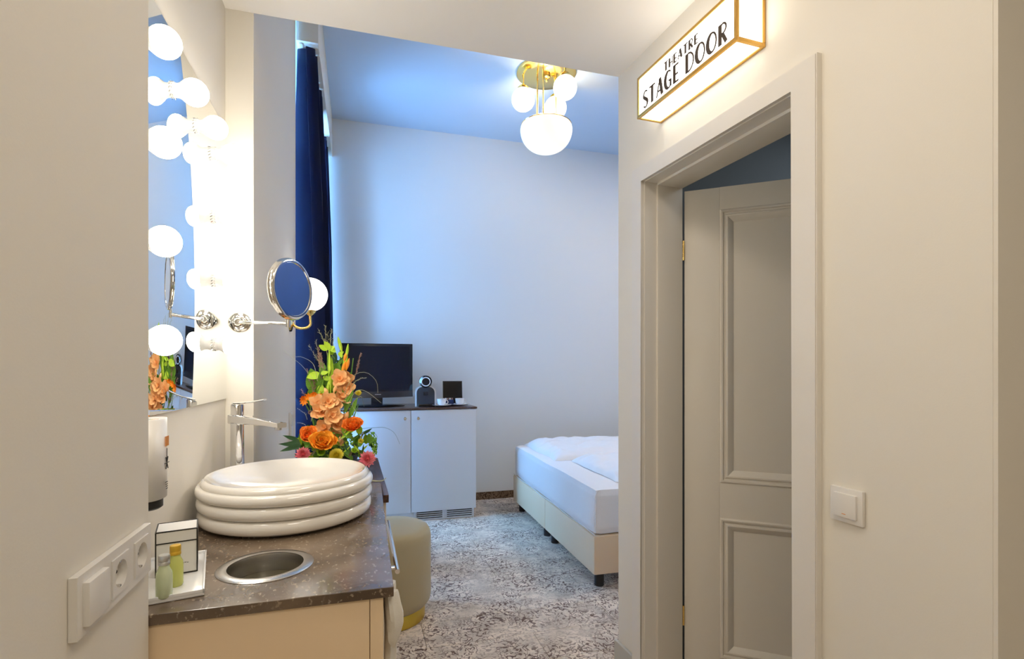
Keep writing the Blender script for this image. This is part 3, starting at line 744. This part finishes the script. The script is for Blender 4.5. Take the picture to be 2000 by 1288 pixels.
for q in ((590, 868, 549, 884, 2.16), (592, 864, 556, 868, 2.18), (592, 872, 562, 880, 2.15), (590, 862, 552, 853, 2.2), (585, 868, 545, 870, 2.2), (715, 850, 737, 870, 2.2), (700, 880, 722, 905, 2.14), (690, 880, 712, 900, 2.14), (640, 885, 655, 905, 2.12), (705, 850, 728, 838, 2.2)):
    leaf(ln['dark'], *q, wf=1.5)
for q in ((672, 808, 692, 760, 2.2), (680, 820, 700, 775, 2.2), (660, 800, 690, 770, 2.2), (676, 800, 668, 760, 2.22)):
    leaf(ln['green'], *q, wf=1.3)
# dense greenery round the base
for i in range(95):
    px = random.gauss(662, 38); py = random.uniform(845, 906); 
    if px < 590 or px > 735: continue
    if px > 705 and py < 862: continue
    a_ = random.uniform(-pi, 0); l = random.uniform(10, 24); k = random.choice(['green', 'lime', 'green', 'dark'])
    Y = 2.17+random.uniform(-.03, .08); leaf(lm[k], px, py, px+l*cos(a_), py+l*sin(a_), Y, Y+random.uniform(-.02, .02), wf=random.uniform(.6, 1), roll=random.uniform(-.5, .5))
for i in range(34):   # foliage inside the upright body
    t = random.random(); px = 645+random.gauss(0, 16)*(1.2-t*.5)+8*t; py = 850-140*t; a_ = random.uniform(-2.6, -.5)
    leaf(lm[random.choice(['green', 'dark', 'green'])], px, py, px+22*cos(a_), py+22*sin(a_), 2.31, 2.33, wf=.7, roll=random.uniform(-.6, .6))
for i in range(60):   # narrow sprays at the foot
    px = random.uniform(585, 732); py = random.uniform(850, 900)
    if px > 708 and py < 865: continue
    a_ = random.uniform(-2.9, -.2); l = random.uniform(14, 30)
    leaf(ln[random.choice(['green', 'grass', 'lime', 'dark'])], px, py, px+l*cos(a_), py+l*.8*sin(a_), 2.13+random.uniform(-.02, .04), 2.12, wf=1.1, roll=random.uniform(-.4, .4))
for i in range(26):   # fine blades through the upright body
    px = random.uniform(604, 690); py = random.uniform(740, 850); l = random.uniform(18, 34); a_ = -pi/2+random.uniform(-.7, .7)
    leaf(ln[random.choice(['green', 'grass', 'green'])], px, py, px+l*cos(a_), py+l*sin(a_), 2.24, 2.22, wf=.6, roll=random.uniform(-.4, .4))
# ruffled orange roses
rp = {k: leafmesh('petal', .03, .036, F[k], curl=.5, cup=.35, tip=.6, ruf=.09) for k in ('orange', 'deep')}
def rose(px, py, Y, s, kind, squash=1):
    c_ = P(px, py, Y); d_ = jitter(camdir*.6+Vector((0, 0, .6)), .15)
    t = B().sphere((0, 0, .004), .010*s, 12, 8).build('rose', F[kind], fw); t.matrix_local = align(d_, c_)
    for ring_, (n, tilt, sc2, off) in enumerate(((9, 10, 1.15, .004), (8, 28, 1.0, .004), (7, 48, .85, .004), (6, 66, .62, .003), (4, 80, .42, .001))):
        for k in range(n):
            put('petal', rp[kind], t, Matrix.Rotation(2*pi*k/n+ring_*.4+random.uniform(-.15, .15), 4, 'Z') @ Matrix.Translation((0, off*s, 0)) @ Matrix.Rotation(R(tilt+random.uniform(-8, 8)), 4, 'X') @ Matrix.Scale(sc2*s*random.uniform(.9, 1.1), 4))
rose(690, 836, 2.14, 1.15, 'deep'); rose(628, 868, 2.08, 1.30, 'orange'); rose(603, 853, 2.12, 1.0, 'deep'); rose(645, 866, 2.09, .8, 'orange')
# small lily-like orange flowers
sp_ = leafmesh('petal', .024, .008, F['orange'], curl=.3)
for px, py in ((594, 784), (603, 776), (615, 770), (622, 774), (592, 778)):
    t = B().sphere((0, 0, 0), .003, 8, 6).build('orange_daisy', F['throat'], fw); t.matrix_local = align(jitter(camdir, .5), P(px, py, 2.24), random.random()*6)
    for k in range(8): put('petal', sp_, t, Matrix.Rotation(k*pi/4, 4, 'Z') @ Matrix.Rotation(R(30), 4, 'X'))
# chrysanthemums
def mum(px, py, Y, r, m, n=44, dome=1.0, wd=.0045, name='chrysanthemum', d_=None):
    b = B(); g = pi*(3-5**.5)
    for i in range(n):
        t = (i+.5)/n; el = math.acos(1-t*dome); az = i*g
        dd = Vector((sin(el)*cos(az), sin(el)*sin(az), cos(el))); l = r*(.55+.45*t)
        side = dd.cross(Vector((0, 0, 1))).normalized() if el > .01 else Vector((1, 0, 0)); upv = side.cross(dd)
        V = [dd*l*.1-side*wd*.4, dd*l*.1+side*wd*.4, dd*l*.7+side*wd+upv*-.002, dd*l+upv*.001, dd*l*.7-side*wd+upv*-.002]
        f = [b.bm.verts.new(v_) for v_ in V]; b.bm.faces.new(f)
    b.sphere((0, 0, 0), r*.28, 8, 6)
    t = b.build(name, m, fw); t.matrix_local = align(d_ or jitter(camdir+Vector((0, 0, .5)), .1), P(px, py, Y))
mum(592, 888, 2.08, .032, F['pink'], 60, 1.0); mum(718, 897, 2.03, .036, F['pink'], 60, 1.0)
mum(657, 890, 2.07, .030, F['yellow'], 170, .9, .005, 'yellow_chrysanthemum'); mum(627, 884, 2.08, .018, F['lime'], 90, .9, .004, 'green_button_flower')
mum(700, 768, 2.2, .014, F['yellow'], 60, 1, .005, 'yellow_spray_flower'); mum(705, 862, 2.12, .012, F['yellow'], 60, 1, .004, 'yellow_spray_flower'); mum(692, 880, 2.12, .014, F['lime'], 60, .9, .004, 'green_button_flower')
mum(648, 690, 2.26, .010, F['lime'], 50, 1, .004, 'green_button_flower'); mum(606, 806, 2.22, .010, F['plume'], 50, 1, .003, 'seed_head')
# green amaranth tassel
b = B()
for i in range(90):
    t = i/90; b.sphere(P(726+6*sin(t*3)+random.uniform(-5, 5), 845+55*t+random.uniform(-2, 2), 2.12+random.uniform(-.01, .01)), .0035, 6, 4)
o = b.build('berry_tassel', F['green'], fw); o['kind'] = 'stuff'
# feathery grasses
def grass(pts, Y, r=.0011, m='grass', barbs=0, bl=.012, Yend=None):
    c_ = [P(x, y, Y) for x, y in pts]
    # smooth polyline
    n = 14; out = []
    for i in range(n+1):
        t = i/n*(len(c_)-1); k = min(int(t), len(c_)-2); f_ = t-k
        p0, p1, p2, p3 = c_[max(k-1, 0)], c_[k], c_[k+1], c_[min(k+2, len(c_)-1)]
        out.append(.5*((2*p1)+(p2-p0)*f_+(2*p0-5*p1+4*p2-p3)*f_*f_+(3*p1-p0-3*p2+p3)*f_**3))
    b = B(); b.tube(out, [r*(1-.6*i/n) for i in range(n+1)], 5)
    if barbs:
        for k in range(barbs):
            t = .35+.65*k/barbs; i = min(int(t*n), n-1); p = out[i].lerp(out[i+1], t*n-i); d_ = (out[i+1]-out[i]).normalized()
            dd = (d_*1.3+Vector([random.uniform(-1, 1) for _ in range(3)])*.9).normalized()*bl*(1.25-t*.6)
            b.tube([p, p+dd], [r*.8, r*.35], 4, False)
            b.sphere(p+dd, r*1.3, 5, 3)
    b.build('grass_blade', F[m], fw)
grass([(690, 800), (672, 775), (690, 735), (715, 728), (735, 745), (738, 768)], 2.2, .0012)
grass([(680, 790), (695, 765), (715, 765), (745, 788)], 2.18, .0012)
grass([(675, 780), (695, 745), (716, 738)], 2.19, .0012, barbs=10, bl=.006)
grass([(610, 740), (590, 715), (572, 700), (555, 685)], 2.22, .0007)
grass([(620, 745), (612, 712), (590, 698), (576, 698)], 2.22, .0009)
grass([(600, 820), (595, 808), (580, 798)], 2.2, .0009, barbs=6, bl=.006)
grass([(604, 850), (596, 830), (580, 826)], 2.2, .0009, barbs=5, bl=.006)
grass([(700, 812), (688, 790), (705, 775), (711, 795)], 2.16, .0009)
grass([(692, 828), (690, 808), (697, 822)], 2.16, .0009, 'dark')
grass([(700, 855), (712, 843), (735, 850), (733, 872)], 2.12, .0012, 'dark')
grass([(690, 860), (700, 850), (722, 845)], 2.12, .0012, 'dark')
grass([(700, 838), (730, 836), (752, 836), (770, 846), (781, 868)], 2.22, .0009, 'dark')
for q in (((645, 720), (642, 690), (640, 650)), ((640, 700), (634, 670), (622, 645)), ((648, 700), (650, 675), (655, 652)), ((640, 700), (637, 668), (636, 636)), ((632, 720), (618, 700), (604, 676)), ((630, 720), (624, 700), (617, 665)), ((648, 690), (645, 665), (648, 645))):
    grass(q, 2.27, .0007, barbs=16, bl=.014)
for q in (((610, 770), (612, 745), (606, 742)), ((602, 790), (595, 772), (588, 762)), ((612, 765), (604, 740), (600, 722))):
    grass(q, 2.25, .0009, 'plume', 14, .010)
for q in (((628, 740), (624, 710), (622, 680)), ((690, 750), (697, 722), (704, 692)), ((636, 740), (630, 712), (626, 692)), ((612, 780), (614, 755), (612, 738))):
    grass(q, 2.26, .0014, 'plume', 44, .010)
grass([(705, 925), (722, 938), (745, 940), (754, 934)], 1.98, .003, 'grass')

# ================================================================== CURTAINS
def curtain(name, label, x0, y0, y1, amp, folds, z0, z1, spread=0):
    b = B(); n = folds*12
    def f(u_, v_):
        z = z1+(z0-z1)*v_; ph = u_*folds*2*pi
        a_ = amp*(.62+.38*min(1, v_*3.5))*(1+.25*sin(u_*13)); 
        x = x0-.5*spread*v_+a_*(1+spread*6*v_)*sin(ph+.35*sin(v_*3+u_*5))+.010*sin(v_*4+u_*7)*v_ + spread*v_
        y = y0+(y1-y0)*(u_+.35/folds*sin(ph*1.0+1.2)/(2*pi)*2)
        return (x, y, z)
    b.grid(n, 26, f)
    o = b.build(name, M['curtain'])
    m_ = o.modifiers.new('s', 'SOLIDIFY'); m_.thickness = .004
    return tag(o, label, 'curtain')
cu = curtain('curtain', 'navy velvet curtain hanging nearest the washbasin', -.307, 3.425, 4.35, .074, 11, .02, 3.325, .055)
cu2 = curtain('curtain', 'far navy curtain drawn against the back wall corner', -.300, 4.72, 5.14, .055, 6, .02, 3.325, .045)
tk = B().box(-.345, -.325, 3.42, 5.19, 3.326, 3.3345, .002).build('curtain_track', M['plast']); tag(tk, 'white curtain track under the pelmet', 'curtain rail')

# ================================================================== ROOM CABINET AND THINGS ON IT
CB = thing('sideboard', 'pale lacquered two door sideboard with dark wood top', 'cabinet', (.43, 4.90, 0))
x0, x1 = -.150-.43, 1.022-.43; yf, yb = 4.60-4.90, YB-.016-4.90
B().box(x0, x1, yf+.020, yb, .105, .978).build('body', M['cabw'], CB, False)
B().box(x0, x1+.008, yf-.006, yb, .9785, .995, .003).build('top', M['wood'], CB)
dv = .443-.43
for xa, xb, kx in ((x0+.002, dv-.0025, dv-.052), (dv+.0025, x1-.002, dv+.062)):
    d_ = B().box(xa, xb, yf, yf+.018, .085, .975, .0015).build('door', M['cabw'], CB)
    B().lathe([(0, 0), (.009, 0), (.008, .004), (.006, .010), (.013, .016), (.015, .022), (.012, .027), (0, .029)], 20, (kx, yf, .905), Matrix.Rotation(pi/2, 4, 'X')).build('knob', M['nickel'], d_)
B().box(x0+.03, x1-.028, yf+.028, yf+.04, 0, .104).build('plinth', M['cabw'], CB, False)
for g0 in (.475-.43, .742-.43):
    b = B(); b.box(g0+.02, g0+.245, yf+.0265, yf+.0275, .012, .082); vt = b.build('vent_grille', M['hole'], CB, False)
    for k in range(5): B().box(g0+.012, g0+.25, yf+.019, yf+.0265, .010+k*.0172, .017+k*.0172).build('slat', M['cabw'], vt, False)
    for q in (0, .246): B().box(g0+q, g0+q+.018, yf+.019, yf+.028, .005, .09).build('grille_frame', M['cabw'], vt, False)
ZS = .9955
tv = thing('television', 'black flat television on the sideboard behind the flowers', 'television', (.165, 4.87, ZS), R(3))
B().box(-.318, .318, -.02, .035, .085, .570, .006).build('casing', M['black'], tv)
B().box(-.290, .290, -.0215, -.0195, .155, .545).build('screen', M['screen'], tv, False)
b = B(); b.grid(16, 1, lambda u_, v_: (-.318+.636*u_, -.030+.01*v_, .086-.006*sin(pi*u_)+.055*v_)); b.build('lower_bezel', M['black'], tv)
b = B(); 
for k in range(5): b.box(-.02+k*.011, -.012+k*.011, -.0325, -.0275, .108, .113)
b.build('badge', M['silvercap'], tv, False)
B().box(-.05, .05, -.005, .02, .015, .09, .004).build('neck', M['black'], tv)
B().lathe([(0, 0), (.98, 0), (1, .008), (.9, .016), (.3, .022), (0, .022)], 40, sx=.25, sy=.13).build('stand', M['black'], tv)

cm_ = thing('coffee_machine', 'small black and white capsule coffee machine on the sideboard', 'coffee machine', (.592, 4.80, ZS), R(-4))
def arch(hw, top, rr, y0, y1, name, mm):
    p = [(-hw, 0), (-hw, top-rr)] + [(-hw+rr*(1-cos(R(q))), top-rr+rr*sin(R(q))) for q in (20, 40, 60, 80, 90)]
    p += [(-x, z) for x, z in p[::-1]]
    b = B(); A = [b.bm.verts.new((x, y0, z)) for x, z in p]; C = [b.bm.verts.new((x, y1, z)) for x, z in p]
    b.bm.faces.new(A); b.bm.faces.new(C[::-1])
    for k in range(len(p)):
        q = (k+1) % len(p); b.bm.faces.new((A[k], A[q], C[q], C[k]))
    return b.build(name, mm, cm_)
arch(.094, .186, .060, -.040, .10, 'side_shell', M['white'])
arch(.080, .178, .052, -.055, .09, 'body', M['blackm'])
B().lathe([(0, -.09), (.050, -.09), (.056, -.08), (.056, .06), (.04, .075), (0, .075)], 32, (0, 0, .225), Matrix.Rotation(pi/2, 4, 'X')).build('head', M['black'], cm_)
B().lathe([(.034, 0), (.042, 0), (.042, .004), (.034, .004)], 32, (0, -.074, .225), Matrix.Rotation(pi/2, 4, 'X')).build('chrome_ring', M['white'], cm_)
B().box(-.02, .02, -.068, -.05, .10, .135, .004).build('spout', M['black'], cm_)
B().box(-.066, .066, -.105, -.05, 0, .028, .006).build('drip_tray', M['black'], cm_)
b = B()
for k in range(4): b.box(-.016+k*.009, -.010+k*.009, -.0512, -.0502, .083, .091)
b.build('badge', M['silvercap'], cm_, False)

def cup(x, y, rz, label):
    t = thing('coffee_cup', label, 'cup', (x, y, ZS+.0105), rz, 'cups on the sideboard')
    B().lathe([(0, 0), (.024, 0), (.030, .004), (.038, .018), (.042, .058), (.040, .058), (.036, .020), (.028, .007), (0, .005)], 36).build('cup_body', M['white'], t)
    B().tube([(.037+.0+.022*sin(a_), 0, .030+.017*cos(a_)) for a_ in [R(i*18) for i in range(0, 11)]], .0038, 10).build('handle', M['white'], t)
    s_ = B().lathe([(0, 0), (.045, 0), (.075, .006), (.092, .012), (.093, .014), (.070, .010), (.040, .006), (0, .006)], 40).build('saucer', M['white'])
    s_.location = (x, y, ZS+.0035); return tag(s_, label.replace('coffee cup', 'saucer under the cup'), 'saucer', 'saucers on the sideboard')
cup(.728, 4.72, R(-20), 'white coffee cup nearer the coffee machine'); cup(.903, 4.765, R(-15), 'white coffee cup in front of the black stand, at the right end')
fr_ = thing('menu_frame', 'black square display card leaning behind the cups', 'display card', (.862, 4.90, ZS), R(-4))
mt = Matrix.Translation((0, 0, .004)) @ Matrix.Rotation(R(-8), 4, 'X')
B().box(-.092, .092, -.006, .006, .055, .222, .002, mt).build('frame', M['blackm'], fr_)
B().box(-.084, .084, -.0072, -.0058, .063, .214, 0, mt).build('panel', M['black'], fr_, False)
b = B(); b.box(-.085, .075, -.045, .030, 0, .010, .002); b.box(-.05, .05, .012, .024, .008, .10, .002); b.build('stand', M['blackm'], fr_)
pk = thing('sachet_holder', 'dark blue sachet box between the two cups', 'box', (.800, 4.83, ZS))
B().box(-.055, .055, -.02, .02, 0, .055, .003).build('holder', mat('dark_blue_card', (.01, .03, .12), .4), pk)
for k in range(5): B().box(-.045+k*.02, -.032+k*.02, -.014, -.011, .03, .070).build('sachet', M['paper'] if k % 2 else F['plume'], pk, False)

# ================================================================== BED
bd = thing('double_bed', 'double bed with beige box base and white linen', 'bed', (1.372, 2.889, 0), R(-1.5))
BW, BL = 1.88, 2.05
for y0, y1 in ((0, BW/2-.002), (BW/2+.002, BW)):
    B().box(0, BL, y0, y1, .088, .322, .010).build('box_base', M['leather'], bd)
for x_, y_ in ((.06, .06), (.06, BW/2-.07), (.06, BW/2+.11), (.06, BW-.10), (BL-.08, .06), (BL-.08, BW-.06), (BL-.08, BW/2-.07), (BL-.08, BW/2+.07)):
    B().lathe([(0, 0), (.026, 0), (.030, .004), (.030, .088), (0, .088)], 20, (x_, y_, 0)).build('leg', M['blackm'], bd)
b = B(); b.box(.006, BL-.01, .006, BW-.006, .3225, .610, .045)
bmesh.ops.subdivide_edges(b.bm, edges=b.bm.edges[:], cuts=10, use_grid_fill=True)
for v_ in b.bm.verts:
    c_ = v_.co; c_ += Vector((1, 1, 1))*.006*noise.noise(Vector((c_.x*5, c_.y*2.2, c_.z*4)))
    if c_.z < .328: c_.z = .323+.0*c_.z
b.build('mattress', M['linen'], bd)
b = B()   # piping along the mattress corner and hem
b.tube([(.014, .014, .335), (.002, .006, .345), (.006, .004, .56), (.03, .012, .60)], .0028, 6)
b.tube([(.004, y_*BW, .332+.004*sin(y_*20)) for y_ in [i/30 for i in range(31)]], .003, 6)
b.build('piping', M['linen'], bd)
B().box(BL, BL+.08, -.02, BW+.02, .10, 1.15, .02).build('headboard', M['leather'], bd)
def duvet(label, x0, y0, x1, y1, seed, z0=.611, thick=.092):
    b = B(); nx, ny = 110, 70
    def top(u_, v_):
        e = min(u_, 1-u_)*(x1-x0); g = min(v_, 1-v_)*(y1-y0)
        rim = min(1, e/.10)**.5*min(1, g/.10)**.5 if e > 0 and g > 0 else 0
        # rounded corners in plan
        x = x0+(x1-x0)*u_; y = y0+(y1-y0)*v_
        n1 = noise.noise(Vector((x*3.1+seed, y*3.4, 0))); n2 = noise.noise(Vector((x*9+seed, y*7, 2)))
        wob = .018*noise.noise(Vector((x*6, y*6, seed)))
        return (x+wob, y+wob*.7, z0+.004+rim*(thick*(.78+.24*n1)+.014*n2-.012*max(0, 1-abs(noise.noise(Vector((x*1.6+y*1.2+seed, y*4-x*1.5, 4))))*8)-.005*max(0, 1-abs(noise.noise(Vector((x*3+seed, y*8+x*4, 9))))*7)))
    b.grid(nx, ny, top)
    b.grid(nx, ny, lambda u_, v_: (top(u_, v_)[0], top(u_, v_)[1], z0+.002))
    bmesh.ops.remove_doubles(b.bm, verts=b.bm.verts[:], dist=.0022)
    o = b.build('duvet', M['linen']); o.location = (1.372, 2.889, 0); o.rotation_euler.z = R(-1.5)
    return tag(o, label, 'duvet', 'duvets on the bed')
duvet('white folded duvet on the far half of the bed', .10, .955, 1.7, 1.84, 1.3)
duvet('white folded duvet on the near half of the bed', .22, .14, 1.7, .93, 5.7)

# ================================================================== POUF
pf = thing('pouf', 'round sage pouf with a gold band at the foot', 'pouf', (.160, 2.900, 0))
B().lathe([(0, .07), (.185, .07), (.205, .078), (.222, .10), (.226, .125), (.226, .430), (.222, .46), (.208, .482), (.185, .492), (.10, .497), (0, .498)], 64).build('cushion', M['pouf'], pf)
B().lathe([(0, .002), (.192, .002), (.193, .004), (.193, .070), (0, .0705)], 64).build('gold_band', M['goldbase'], pf)

# ================================================================== CHANDELIER
ch = thing('ceiling_lamp', 'brass ceiling lamp with three globes and a hanging bowl', 'lamp', (1.44, 3.91, ZR))
B().lathe([(0, -.018), (.225, -.018), (.236, -.012), (.237, -.001), (0, -.001)], 56).build('canopy', M['brass'], ch)
B().lathe([(0, -.075), (.008, -.072), (.014, -.060), (.010, -.05), (.03, -.042), (.034, -.030), (.03, -.018), (0, -.018)], 24).build('finial', M['brass'], ch)
cY, sY = cos(YAW), sin(YAW)
for a_, zz in ((180, -.215), (-42, -.185), (62, -.20)):
    lx, dy = .185*cos(R(a_)), .185*sin(R(a_)); x_, y_ = lx*cY+dy*sY, -lx*sY+dy*cY
    hd_ = B().lathe([(0, zz+.125), (.010, zz+.125), (.012, zz+.115), (.030, zz+.108), (.046, zz+.092), (.050, zz+.072), (.044, zz+.072), (0, zz+.08)], 28, (x_, y_, 0))
    hd_.tube([(x_, y_, zz+.12), (x_, y_, -.018)], .0065, 12); hd_ = hd_.build('globe_stem', M['brass'], ch)
    B().sphere((x_, y_, zz), .092, 32, 20).build('globe', M['globe2'], hd_)
for a_ in (-150, -90-20, 20):
    lx, dy = .085*cos(R(a_)), .085*sin(R(a_)); x_, y_ = lx*cY+dy*sY, -lx*sY+dy*cY
    B().tube([(x_, y_, -.018), (x_, y_, -.400)], .0068, 12).build('rod', M['brass'], ch)
B().lathe([(0, -.397), (.12, -.400), (.190, -.412), (.200, -.420), (.198, -.424), (.12, -.41), (0, -.404)], 56).build('bowl_cover', M['brass'], ch)
B().lathe([(.196, -.424), (.203, -.436)]+[(.207*cos(R(q))**.85, -.455-.182*sin(R(q))) for q in range(0, 90, 6)]+[(0, -.637)], 56).build('bowl', M['bowl'], ch)
point('lamp_glow', (0, 0, -.30), 10, (1, .88, .68), .08, ch)
